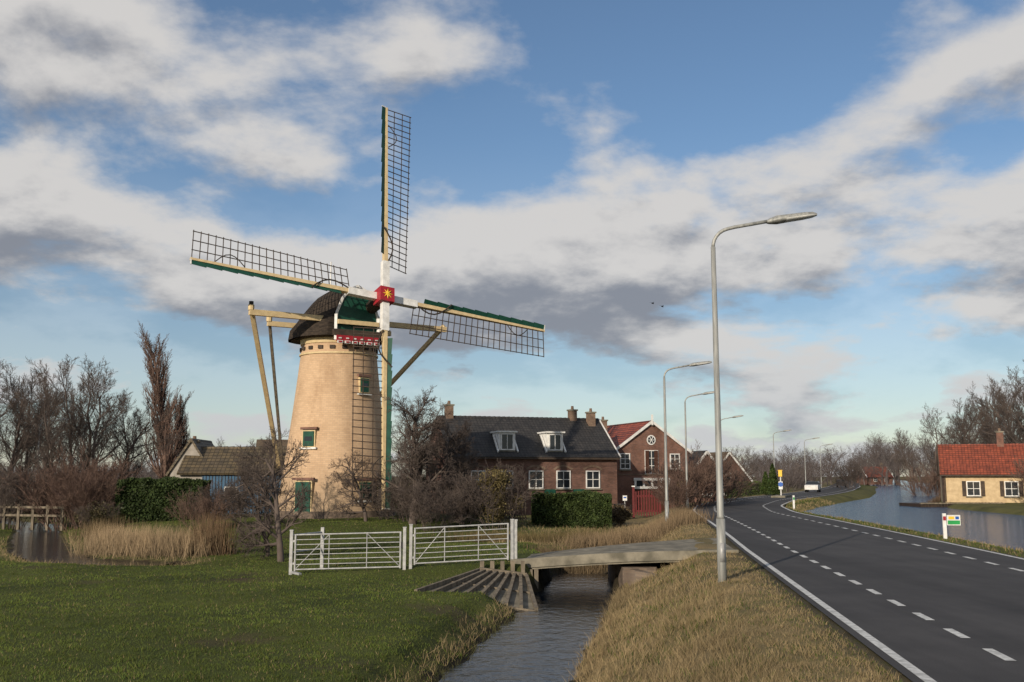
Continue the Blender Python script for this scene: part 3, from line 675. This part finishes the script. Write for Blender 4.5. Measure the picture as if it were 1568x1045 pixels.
def gable_house(name,loc,rz,L,W,he,hr,wall,roof,axis='x',trim='white',over=.3,side_roof=None,thick=.14,base=0,lefttrim=True):
    e=empty(name,loc,rz)
    b=MB()
    if axis=='x':
        for x in (0,L):
            pts=[(x,0,base),(x,W,base),(x,W,he),(x,W/2,hr),(x,0,he)]
            b.poly(pts if x>0 else pts[::-1],wall)
        b.poly([(0,0,base),(L,0,base),(L,0,he),(0,0,he)],wall); b.poly([(L,W,base),(0,W,base),(0,W,he),(L,W,he)],wall)
    else:
        for y in (0,W):
            pts=[(0,y,base),(L,y,base),(L,y,he),(L/2,y,hr),(0,y,he)]
            b.poly(pts if y==0 else pts[::-1],wall)
        b.poly([(0,W,base),(0,0,base),(0,0,he),(0,W,he)],wall); b.poly([(L,0,base),(L,W,base),(L,W,he),(L,0,he)],wall)
    b.build('walls',e)
    b=MB()
    def slab(a,b_,c,d,k):
        n=(Vector(b_)-Vector(a)).cross(Vector(d)-Vector(a)).normalized()
        if n.z<0: n=-n
        P=[Vector(p)+n*.01 for p in (a,b_,c,d)]+[Vector(p)+n*thick for p in (a,b_,c,d)]; b.hexa(P,k)
    if axis=='x':
        sl=(hr-he)/(W/2); o=over; og=.12
        slab((-og,-o,he-o*sl),(L+og,-o,he-o*sl),(L+og,W/2,hr),(-og,W/2,hr),roof)
        slab((L+og,W+o,he-o*sl),(-og,W+o,he-o*sl),(-og,W/2,hr),(L+og,W/2,hr),roof)
        nr=int(L/.4)
        for i in range(nr): b.tube([(-og+i*(L+2*og)/nr,W/2,hr+.1),(-og+(i+1)*(L+2*og)/nr-.01,W/2,hr+.1)],[.11,.14],8,roof)
        if trim:
            for x in ((-og-.05,L+og+.05) if lefttrim else (L+og+.05,)):
                b.beam((x,-o,he-o*sl+.06),(x,W/2,hr+.08),.1,.26,trim); b.beam((x,W+o,he-o*sl+.06),(x,W/2,hr+.08),.1,.26,trim)
            b.box((L/2,-o-.06,he-o*sl),(L+.2,.12,.14),'lattice'); b.tube([(.3,-.1,.1),(.3,-.1,he-.2)],.05,6,'lattice')
    else:
        sl=(hr-he)/(L/2); o=over; og=.15
        slab((-o,-og,he-o*sl),(-o,W+og,he-o*sl),(L/2,W+og,hr),(L/2,-og,hr),roof)
        slab((L+o,W+og,he-o*sl),(L+o,-og,he-o*sl),(L/2,-og,hr),(L/2,W+og,hr),side_roof or roof)
        b.tube([(L/2,-og,hr+.1),(L/2,W+og,hr+.1)],.12,8,roof)
        if trim:
            for x0 in (-o,L+o): b.beam((x0,-og-.05,he-o*sl+.06),(L/2,-og-.05,hr+.1),.1,.2,trim)
    b.build('roof',e)
    return e
def chimney(e,x,y,z0,z1,w=.7,k='chim'):
    b=MB(); b.box((x,y,(z0+z1)/2),(w,w,z1-z0),k); b.box((x,y,z1+.05),(w+.14,w+.14,.12),'concrete'); b.tube([(x,y,z1+.1),(x,y,z1+.4)],[.14,.11],8,'chim'); b.build('chimney',e)
rz=R(18); g0=-.85
e=gable_house('brick_farmhouse',(-4.67,75.7,g0),rz,13.7,8.0,4.6,7.6,'brick','rooftile','x',lefttrim=False)
b=MB()
for x in (6.85,9.12,11.6,2.2,4.4): win(b,x,2.75,1.1,1.3,0,arch=True,bars=(1,1))
for x in (3.4,8.0,10.4): b.box((x,-.04,1.0),(.9,.08,2.0),'green')
b.box((6.85,-.02,4.33),(13.5,.06,.22),'brick2')
b.build('windows',e)
b=MB()
for x in (4.6,8.55):
    b.box((x,1.25,5.65),(1.35,1.9,1.45),'white'); b.box((x,1.2,6.43),(1.6,2.2,.12),'white'); win(b,x,5.65,.95,1.2,.3,bars=(1,0))
    for sgn in (-1,1): b.beam((x+sgn*.8,.0,4.86),(x+sgn*.8,1.3,6.2),.1,.16,'white')
b.build('dormers',e)
chimney(e,.9,4,6.9,8.6,.6); chimney(e,11.5,4,6.9,8.4,.6); chimney(e,12.9,3.4,6.5,8.2,.6)
e=gable_house('brick_gable_house',(8.57,83.95,g0),rz,6.9,11,5.1,7.5,'brick2','redtile','y',side_roof='rooftile')
b=MB()
win(b,.95,4.25,.85,1.25,bars=(1,2)); win(b,5.6,4.25,.85,1.25,bars=(1,2)); win(b,3.4,4.2,1.15,1.9,bars=(1,2))
for s_ in (-.42,.42): b.box((3.4+s_,-.09,4.2),(.34,.05,1.9),'brown')
b.box((3.4,-.03,1.2),(3.3,.06,2.4),'brown'); b.box((3.4,-.08,2.75),(3.4,.12,.22),'white'); b.box((3.4,-.07,2.05),(3.4,.12,.2),'white')
for i in range(5): b.box((1.85+i*.78,-.075,2.4),(.18,.1,.48),'white')
for i in range(4): b.box((2.24+i*.78,-.06,2.4),(.58,.06,.46),'glass')
P=[(3.4+.42*math.cos(t),-.06,6.05+.42*math.sin(t)) for t in np.linspace(0,2*math.pi,21)[:-1]]; b.poly(P,'white')
P=[(3.4+.32*math.cos(t),-.075,6.05+.32*math.sin(t)) for t in np.linspace(0,2*math.pi,21)[:-1]]; b.poly(P,'glass')
for a in (0,math.pi/3,2*math.pi/3): b.beam((3.4-.32*math.cos(a),-.09,6.05-.32*math.sin(a)),(3.4+.32*math.cos(a),-.09,6.05+.32*math.sin(a)),.04,.05,'white',(0,-1,0))
b.box((3.45,-.22,7.75),(.14,.14,.9),'white'); b.box((3.45,-.03,3.15),(6.5,.05,.1),'chim')
b.build('windows',e)
chimney(e,2.0,7,5.6,8.0,.6)
e=gable_house('brick_annex',(15.35,86.6,g0),rz,3.2,7,3.2,5.0,'brick2','rooftile','y')
b=MB(); win(b,1.6,1.9,.9,1.1); b.build('windows',e)
e=gable_house('thatched_farmhouse',(px(1080,118),118,-1.2),R(24),6.5,12,2.6,6.0,'brick','reedroof','y',thick=.3)
b=MB(); win(b,3.0,1.6,1.2,1.0); win(b,3.1,3.4,.6,.7); b.build('windows',e)
e=gable_house('red_roof_cottage',(px(1325,290),290,-.4),.2,8,6,2.3,5.0,'brick2','redtile','x')
b=MB(); win(b,2.5,1.5,1,1.1); win(b,6,1.5,1,1.1); b.build('windows',e); chimney(e,6.5,3,4.6,6)
# right canal house
e=gable_house('canal_house',(40.6,95,-.3),R(-22),8.6,6.2,2.75,5.3,'plaster','redtile','x',trim='lattice')
b=MB(); win(b,2.7,1.3,1.1,1.3,frame='white',bars=(1,1)); win(b,5.9,1.3,1.1,1.3,bars=(1,1)); b.box((.12,-.03,1.35),(.24,.06,2.7),'tar')
for x in (2.7,5.9):
    for s_ in (-.8,.8): b.box((x+s_,-.05,1.3),(.34,.07,1.4),'lattice')
b.build('windows',e); chimney(e,5.4,3.1,4.9,6.6,.6,'brick2')
b=MB(); b.box((40.2,92.6,-.68),(7.4,5,.7),'tar')
for i in range(26): b.box((36.6+i*.285,90.06,-.6),(.12,.1,.86),'darkwood')
b.box((40.2,90.04,-.26),(7.5,.3,.12),'wood'); b.build('timber_quay')
# left barn + side building
e=gable_house('blue_barn',(-21.0,63.5,-.3),R(6),6.6,5.5,2.7,4.2,'greyplaster','oldtile','x',trim=None)
b=MB(); b.box((3.9,-.06,1.3),(5.0,.1,2.5),'blue')
for i in range(26): b.box((1.45+i*.196,-.13,1.3),(.02,.04,2.5),'lattice')
b.box((3.2,-.14,1.45),(.7,.05,.6),'glass'); b.box((3.2,-.13,1.45),(.82,.05,.72),'white'); b.build('boards',e)
chimney(e,.25,2.75,3.8,4.7,.6,'greyplaster')
e=gable_house('stone_outhouse',(-22.2,65.2,-.3),R(2),2.6,4.5,2.7,4.7,'greyplaster','oldtile','y',trim=None,over=.15)
b=MB(); b.box((1.3,-.04,1.1),(.8,.08,1.9),'lattice'); b.build('door',e)
e=gable_house('thatched_barn',(-19.5,76,-.4),R(10),8,6,2.6,5.2,'brick','reedroof','x',trim=None,thick=.3)
b=MB(); win(b,3,1.5,.9,.8); b.build('windows',e)
# ------------------------------------------------------------ street lamps
def lamp(x,y,h=8.0,ang=0,z=None):
    z=float(Hf(x,y)) if z is None else z
    b=MB(); b.tube([(0,0,-.3),(0,0,1.3)],.095,14,'pole'); b.tube([(0,0,1.3),(0,0,1.36),(0,0,h-.85)],[.095,.075,.052],14,'pole')
    pts=[(0,0,h-.85)]+[(.42-.42*math.cos(t),0,h-.85+.42*math.sin(t)+.0) for t in np.linspace(.15,1.35,6)]
    pts+= [(.5,0,h-.40),(1.28,0,h-.27)]
    b.tube(pts,.04,10,'pole')
    secs=[(1.2,.06,.05),(1.26,.10,.08),(1.42,.16,.12),(1.6,.17,.11),(2.0,.16,.10),(2.2,.13,.08),(2.3,.04,.04)]; prev=None
    for s,w_,h_ in secs:
        i0=len(b.v); zc=h-.29+(s-1.28)*.14
        for j in range(12):
            t=2*math.pi*j/12; b.v.append((s,math.cos(t)*w_,zc+(math.sin(t)*h_ if math.sin(t)>0 else math.sin(t)*h_*.6)))
        if prev is not None:
            for j in range(12):
                lower=6<=j<12
                b.f.append((prev+j,prev+(j+1)%12,i0+(j+1)%12,i0+j)); b.m.append(b.mi('lens' if (lower and s>1.65) else 'pole'))
        prev=i0
    b.box((0,-.096,.6),(.1,.02,.4),'steel')
    b.build('street_lamp',None,(x,y,z),ang,smooth=True)
lamp(4.47,21.65,8.1,R(-3)); lamp(7.4,48.2,8.1,R(-8)); lamp(12.0,69,8.1,R(-14)); lamp(20.3,97.5,8.1,R(-22)); lamp(33.2,127,8.1,R(-24)); lamp(45,154,8.1,R(-20)); lamp(56,182,8.1,R(-20)); lamp(px(60,72),72,7.2,R(60))
# ------------------------------------------------------------ bridge
br=empty('concrete_bridge'); b=MB()
N=12
def fr(t): return Vector((-.05+6.6*t,30.35-.95*t,-.36+.36*t+.07*math.sin(math.pi*t)))
def bk(t): return Vector((.3+7.0*t,32.9+3.1*t,-.36+.37*t+.07*math.sin(math.pi*t)))
for i in range(N):
    a,c=i/N,(i+1)/N; P=[fr(a)-UP*.26,fr(c)-UP*.26,bk(c)-UP*.26,bk(a)-UP*.26,fr(a),fr(c),bk(c),bk(a)]; b.hexa(P,'concrete')
    K=[fr(a)+Vector((0,-.06,-.2)),fr(c)+Vector((0,-.06,-.2)),fr(c)+Vector((0,.2,-.2)),fr(a)+Vector((0,.2,-.2)),fr(a)+Vector((0,-.06,.07)),fr(c)+Vector((0,-.06,.07)),fr(c)+Vector((0,.2,.07)),fr(a)+Vector((0,.2,.07))]; b.hexa(K,'concrete')
b.build('deck',br)
b=MB(); b.box((.42,32,-1.2),(.6,3.1,1.15),'oldbrick'); b.box((3.75,32.2,-1.15),(1.0,4.6,1.35),'oldbrick'); b.box((.42,30.38,-.72),(.72,.16,.16),'wood')
b.hexa([(3.3,30.0,-1.6),(4.3,28.6,-1.6),(4.4,28.8,-1.6),(3.5,30.2,-1.6),(3.3,30.0,-.5),(4.3,28.6,-.62),(4.4,28.8,-.62),(3.5,30.2,-.5)],'oldbrick')
b.build('abutments',br)
b=MB()
for x in (.55,.72): b.box((x,30.2,-1.1),(.12,.12,1.1),'wood')
b.build('posts',br)
# revetment
b=MB(); A=[(-2.45,26.0),(.62,26.0),(.42,29.85),(-.95,29.65)]
P=[Vector((x,y,revz(x,y))) for x,y in A]; b.hexa([p-UP*.3 for p in P]+P,'concrete')
for i in range(9):
    t=i/8; p0=P[3].lerp(P[2],t); p1=P[0].lerp(P[1],t); b.beam(p0+UP*.05,p1+UP*.05,.09,.13,'wood')
for t in (.0,.5,1.0): b.beam(P[3].lerp(P[0],t)+UP*.02,P[2].lerp(P[1],t)+UP*.02,.07,.05,'wood')
b.beam(P[3]+UP*.06,P[2]+UP*.06,.18,.16,'wood')
for i in range(5): b.box((P[2].x-.1-i*.3,29.9,-.5),(.12,.12,.42),'wood')
b.build('sloped_revetment')
# ------------------------------------------------------------ gates
def gate(p0,p1,h,n=7,name='metal_gate',posts=True):
    p0=Vector(p0);p1=Vector(p1); b=MB(); d=(p1-p0); L=d.length; dn=d.normalized()
    def at(s,z): return p0+dn*s+Vector((0,0,z))
    for s in (.12,L-.12): b.tube([at(s,.08),at(s,h)],.03,10,'steel')
    for i in range(n+1):
        z=.12+(h-.14)*i/n; b.tube([at(.12,z),at(L-.12,z)],.022 if i in (0,n) else .013,8,'steel')
    for k in (1/3,2/3): b.tube([at(L*k,.12),at(L*k,h-.02)],.016,8,'steel')
    b.tube([at(.14,.14),at(L*.33,h-.04)],.012,6,'steel'); b.tube([at(L-.14,.14),at(L*.67,h-.04)],.012,6,'steel')
    for s in ((0,L) if posts else (L,)):
        b.box(at(s,.45),(.09,.09,1.62),'steel',math.atan2(d.y,d.x)); b.box(at(s,1.27),(.11,.11,.03),'steel',math.atan2(d.y,d.x))
    b.box(at(L*.985,.75),(.1,.06,.16),'black'); b.box(at(.05,.3),(.14,.06,.06),'steel'); b.box(at(.05,.95),(.14,.06,.06),'steel')
    b.build(name)
gate((-6.55,30.1,-.68),(-3.2,30.2,-.60),1.15); gate((-3.02,30.25,-.52),(.0,30.5,-.38),1.17)
b=MB(); b.tube([(-6.5,30.1,.45),(-5.95,31.6,.45)],.025,8,'steel'); b.tube([(-6.5,30.1,-.05),(-5.95,31.6,-.05)],.025,8,'steel'); b.box((-5.92,31.65,-.1),(.1,.1,1.4),'steel')
b.beam((-6.55,30.1,-.62),(-6.2,29.8,-.66),.1,.06,'steel'); b.build('metal_fence')
b=MB(); b.box((.1,30.56,.1),(.11,.11,1.5),'steel'); b.box((.1,30.56,.87),(.14,.14,.04),'steel'); b.build('gate_post')
b=MB()
for i in range(7): b.box((-30.5+i*.95,57.5-i*.3,-.1),(.14,.14,1.4),'wood')
for z in (.0,.45): b.beam((-30.7,57.6,z),(-24.6,55.6,z),.06,.12,'wood')
b.build('wooden_fence')
b=MB()
for i in range(26): b.box((-3.2+i*.16,60,.0),(.07,.04,1.25),'darkwood')
for z in (-.3,.3): b.box((-1.2,60.04,z),(4.2,.04,.08),'darkwood')
b.build('picket_fence')
b=MB(); gx0=px(970,72); gy_=72
for i in range(9): b.box((gx0+.1+i*.19,gy_,.25),(.1,.05,1.9-.25*abs(i-4)/4),'red2')
for z in (-.3,.75): b.box((gx0+.85,gy_+.05,z),(1.75,.05,.14),'red2')
for x in (gx0-.08,gx0+1.8): b.box((x,gy_,.3),(.16,.16,2.2),'red2'); b.box((x,gy_,1.44),(.22,.22,.08),'white')
b.build('wooden_gate')
b=MB(); b.tube([(gx0-.75,gy_-.5,-.8),(gx0-.75,gy_-.5,.7)],.03,8,'steel'); b.box((gx0-.75,gy_-.56,.62),(.3,.04,.36),'white'); b.box((gx0-.75,gy_-.585,.66),(.2,.012,.1),'signblue'); b.build('notice_sign')
b=MB(); b.hexa([(-.24,-.24,.08),(.24,-.24,.08),(.24,.26,.08),(-.24,.26,.08),(-.3,-.32,1.0),(.3,-.32,1.0),(.3,.34,1.0),(-.3,.34,1.0)],'black'); b.box((0,0,1.04),(.66,.74,.09),'black')
b.tube([(-.28,.26,.1),(.28,.26,.1)],.1,10,'rubber'); b.tube([(-.3,.4,1.0),(.3,.4,1.0)],.025,6,'black'); b.build('wheelie_bin',None,(7.3,69,float(Hf(7.3,69))),.2)
b=MB(); b.box((0,0,.42),(.12,.06,.95),'white'); b.box((0,-.035,.72),(.1,.01,.14),'red'); b.box((.32,-.0,.66),(.46,.03,.36),'white'); b.box((.32,-.02,.58),(.42,.01,.14),'signgreen'); b.box((.24,-.021,.74),(.2,.01,.1),'yellow'); b.box((.44,-.022,.74),(.12,.01,.1),'signblue')
b.build('marker_sign',None,(15.4,36,float(Hf(15.4,36))),R(-5))
b=MB(); b.box((0,0,.45),(.12,.08,.95),'white'); b.box((0,-.045,.72),(.1,.01,.16),'signgreen'); b.build('marker_post',None,(19.0,68,-.05))
b=MB(); b.box((0,0,.09),(1.4,5,.18),'concrete'); b.tube([(0,0,.1),(0,0,2.4)],.06,8,'white'); b.box((0,-.05,1.2),(.4,.12,.8),'white'); b.tube([(0,-.14,1.3),(0,-.12,1.3)],.24,16,'signblue'); b.box((0,0,2.4),(.36,.36,.6),'yellow'); b.box((0,0,2.74),(.44,.44,.08),'yellow')
b.build('traffic_island_beacon',None,(float(xc(104)),104,0),R(-22))
def car(x,y,rz_,col,z=.0,van=False):
    e=empty('parked_car' if z<0 else 'car',(x,y,z),rz_); b=MB()
    hh=1.45 if not van else 1.95
    pr=[(-2.1,.35),(-2.15,.8),(-1.95,.95),(-1.0 if not van else -1.5,1.0),(-.45 if not van else -.9,hh),(1.2 if not van else 2.0,hh),(1.85 if not van else 2.15,1.0),(2.1,.9),(2.12,.35)]
    w=.85; Lf=[Vector((a,-w+ (.12 if h_>1.1 else 0),h_)) for a,h_ in pr]; Rf=[Vector((a,w-(.12 if h_>1.1 else 0),h_)) for a,h_ in pr]
    b.poly(Lf,col); b.poly(Rf[::-1],col)
    for i in range(len(pr)): j=(i+1)%len(pr); b.poly([Lf[j],Lf[i],Rf[i],Rf[j]],'glass' if i in (3,5) else col)
    b.poly([(-.75,-w-.003,1.02),(1.3,-w-.003,1.02),(1.05,-w+.09,hh-.12),(-.42,-w+.09,hh-.12)],'glass'); b.poly([(-.75,w+.003,1.02),(1.3,w+.003,1.02),(1.05,w-.09,hh-.12),(-.42,w-.09,hh-.12)],'glass')
    b.build('body',e)
    b=MB()
    for a in (-1.3,1.3):
        for s_ in (-1,1): b.tube([(a,s_*.68,.33),(a,s_*.88,.33)],.33,16,'rubber'); b.tube([(a,s_*.88,.33),(a,s_*.9,.33)],.18,12,'steel')
    b.build('wheels',e)
car(px(1243,135),135.5,R(68),'white',.0,False); car(px(1285,190),190,R(70),'black',0.0); car(px(28,84),84,R(10),'greyplaster',float(Hf(px(28,84),84)),True)
for u,v_,yy in ((1003,463,60),(1018,468,61)):
    b=MB(); b.tube([(-.16,0,0),(-.05,0,.01),(.12,0,.01),(.2,0,0)],[.01,.04,.035,.01],6,'black')
    for s_ in (-1,1): b.poly([(-.06,0,.02),(.08,0,.02),(.02,s_*.1,.08),(-.03,s_*.1,.08)],'black'); b.poly([(-.03,s_*.1,.08),(.02,s_*.1,.08),(-.06,s_*.2,.04)],'black')
    b.build('bird',None,(px(u,yy),yy,2.2+(728-v_)/1524*yy),1.0)
# ------------------------------------------------------------ light
sd=Vector((-.52,-1,.40)).normalized()
L=bpy.data.lights.new('sun','SUN'); L.energy=4.5; L.angle=R(.6); L.color=(1,.875,.71)
lo=bpy.data.objects.new('sun',L); COL.objects.link(lo); lo.rotation_euler=(-sd).to_track_quat('-Z','Y').to_euler()
w=bpy.data.worlds.new('World'); scene.world=w; w.use_nodes=True; nt=w.node_tree; nt.nodes.clear()
try:
    w.cycles.sampling_method='MANUAL'; w.cycles.sample_map_resolution=256
except Exception: pass
def N_(t): return nt.nodes.new(t)
def mth(op,a,b=None,c=None,clamp=False):
    n=N_('ShaderNodeMath'); n.operation=op; n.use_clamp=clamp
    for i,v_ in enumerate((a,b,c)):
        if v_ is None: continue
        if isinstance(v_,(int,float)): n.inputs[i].default_value=v_
        else: nt.links.new(v_,n.inputs[i])
    return n.outputs[0]
def smooth_(x,a,b_):
    n=N_('ShaderNodeMapRange'); n.interpolation_type='SMOOTHSTEP'; nt.links.new(x,n.inputs[0]); n.inputs[1].default_value=a; n.inputs[2].default_value=b_; return n.outputs[0]
sky=N_('ShaderNodeTexSky'); sky.sky_type='NISHITA'; sky.sun_disc=False; sky.sun_elevation=math.asin(sd.z); sky.sun_rotation=math.atan2(sd.x,sd.y); sky.ozone_density=2.8; sky.dust_density=.4
tc=N_('ShaderNodeTexCoord'); sp=N_('ShaderNodeSeparateXYZ'); nt.links.new(tc.outputs['Generated'],sp.inputs[0])
X_,Y_,Z_=sp.outputs
az=mth('MULTIPLY',mth('ARCTAN2',X_,Y_),57.2958); el=mth('MULTIPLY',mth('ARCSINE',Z_),57.2958)
def cn(dz,scale=1.9,detail=8,rough=.57,off=(3.1,7.7,0)):
    zz=mth('ADD',mth('MAXIMUM',mth('ADD',Z_,dz),0.0),.3)
    cb=N_('ShaderNodeCombineXYZ'); nt.links.new(mth('DIVIDE',X_,zz),cb.inputs[0]); nt.links.new(mth('DIVIDE',Y_,zz),cb.inputs[1]); 
    mp=N_('ShaderNodeMapping'); mp.inputs['Location'].default_value=off; nt.links.new(cb.outputs[0],mp.inputs[0])
    n=N_('ShaderNodeTexNoise'); n.inputs['Scale'].default_value=scale; n.inputs['Detail'].default_value=detail; n.inputs['Roughness'].default_value=rough; n.inputs['Distortion'].default_value=.1
    nt.links.new(mp.outputs[0],n.inputs['Vector']); return mth('ADD',mth('MULTIPLY',mth('SUBTRACT',n.outputs['Fac'],.5),1.75),.5)
blobs=[(-17,21,13,4.2,3,.20),(-24,14,13,4,0,.11),(15,17.5,16,1.8,15,.14),(4,13,13,3.2,6,.17),(20,7.5,14,3.2,6,.18),(19,12.5,11,2.2,12,.13),(25,21,6,1.2,26,.14),
       (13,25,17,3.2,5,-.22),(-8,29,30,2.6,0,-.18),(-13,14.6,7,1.4,-8,-.08),(27,17,5,1.6,14,-.14),(9,6.5,6,1.5,10,-.08),(-2,19,4,3,0,-.10),(-8,9,14,2.5,0,.06)]
def bias(de):
    tot=None
    for a,e_,ra,re,tilt,wt in blobs:
        t=R(tilt); dx=mth('SUBTRACT',az,a); dy=mth('SUBTRACT',mth('ADD',el,de),e_)
        u=mth('DIVIDE',mth('ADD',mth('MULTIPLY',dx,math.cos(t)),mth('MULTIPLY',dy,math.sin(t))),ra)
        v_=mth('DIVIDE',mth('SUBTRACT',mth('MULTIPLY',dy,math.cos(t)),mth('MULTIPLY',dx,math.sin(t))),re)
        r2=mth('ADD',mth('MULTIPLY',u,u),mth('MULTIPLY',v_,v_)); g_=mth('MULTIPLY',mth('POWER',2.718,mth('MULTIPLY',r2,-1.0)),wt)
        tot=g_ if tot is None else mth('ADD',tot,g_)
    return tot
d1=mth('ADD',cn(0),bias(0)); d2=mth('ADD',cn(.035),bias(2.0))
cov=smooth_(d1,.40,.66)
s_=mth('ADD',mth('MULTIPLY',mth('SUBTRACT',d1,.52),.60),mth('MULTIPLY',mth('SUBTRACT',d2,d1),1.15))
sh=smooth_(s_,-.03,.28)
cm=N_('ShaderNodeMix'); cm.data_type='RGBA'; nt.links.new(sh,cm.inputs[0]); cm.inputs[6].default_value=(.66,.64,.62,1); cm.inputs[7].default_value=(.245,.26,.30,1)
hz=smooth_(el,9,0.5)
cm2=N_('ShaderNodeMix'); cm2.data_type='RGBA'; nt.links.new(mth('MULTIPLY',hz,.5),cm2.inputs[0]); nt.links.new(cm.outputs[2],cm2.inputs[6]); cm2.inputs[7].default_value=(.47,.51,.57,1)
hs=N_('ShaderNodeHueSaturation'); hs.inputs['Saturation'].default_value=1.04; nt.links.new(sky.outputs[0],hs.inputs['Color'])
b1=N_('ShaderNodeBackground'); nt.links.new(hs.outputs[0],b1.inputs[0]); b1.inputs[1].default_value=.105
b2=N_('ShaderNodeBackground'); nt.links.new(cm2.outputs[2],b2.inputs[0]); b2.inputs[1].default_value=1
thin=mth('ADD',mth('MULTIPLY',smooth_(el,20,4),.30),.02)
ms=N_('ShaderNodeMixShader'); nt.links.new(mth('MAXIMUM',mth('MULTIPLY',cov,.95),thin),ms.inputs[0]); nt.links.new(b1.outputs[0],ms.inputs[1]); nt.links.new(b2.outputs[0],ms.inputs[2])
ow=N_('ShaderNodeOutputWorld'); nt.links.new(ms.outputs[0],ow.inputs[0])
# ------------------------------------------------------------ camera
cd=bpy.data.cameras.new('camera'); cam=bpy.data.objects.new('camera',cd); COL.objects.link(cam); cam.location=(0,0,2.2); cam.rotation_euler=(R(90+7.7),0,0)
cd.lens=35; cd.sensor_width=36; cd.clip_end=5000; cd.clip_start=.1; scene.camera=cam
scene.view_settings.view_transform='Standard'; scene.view_settings.look='None'; scene.view_settings.exposure=0
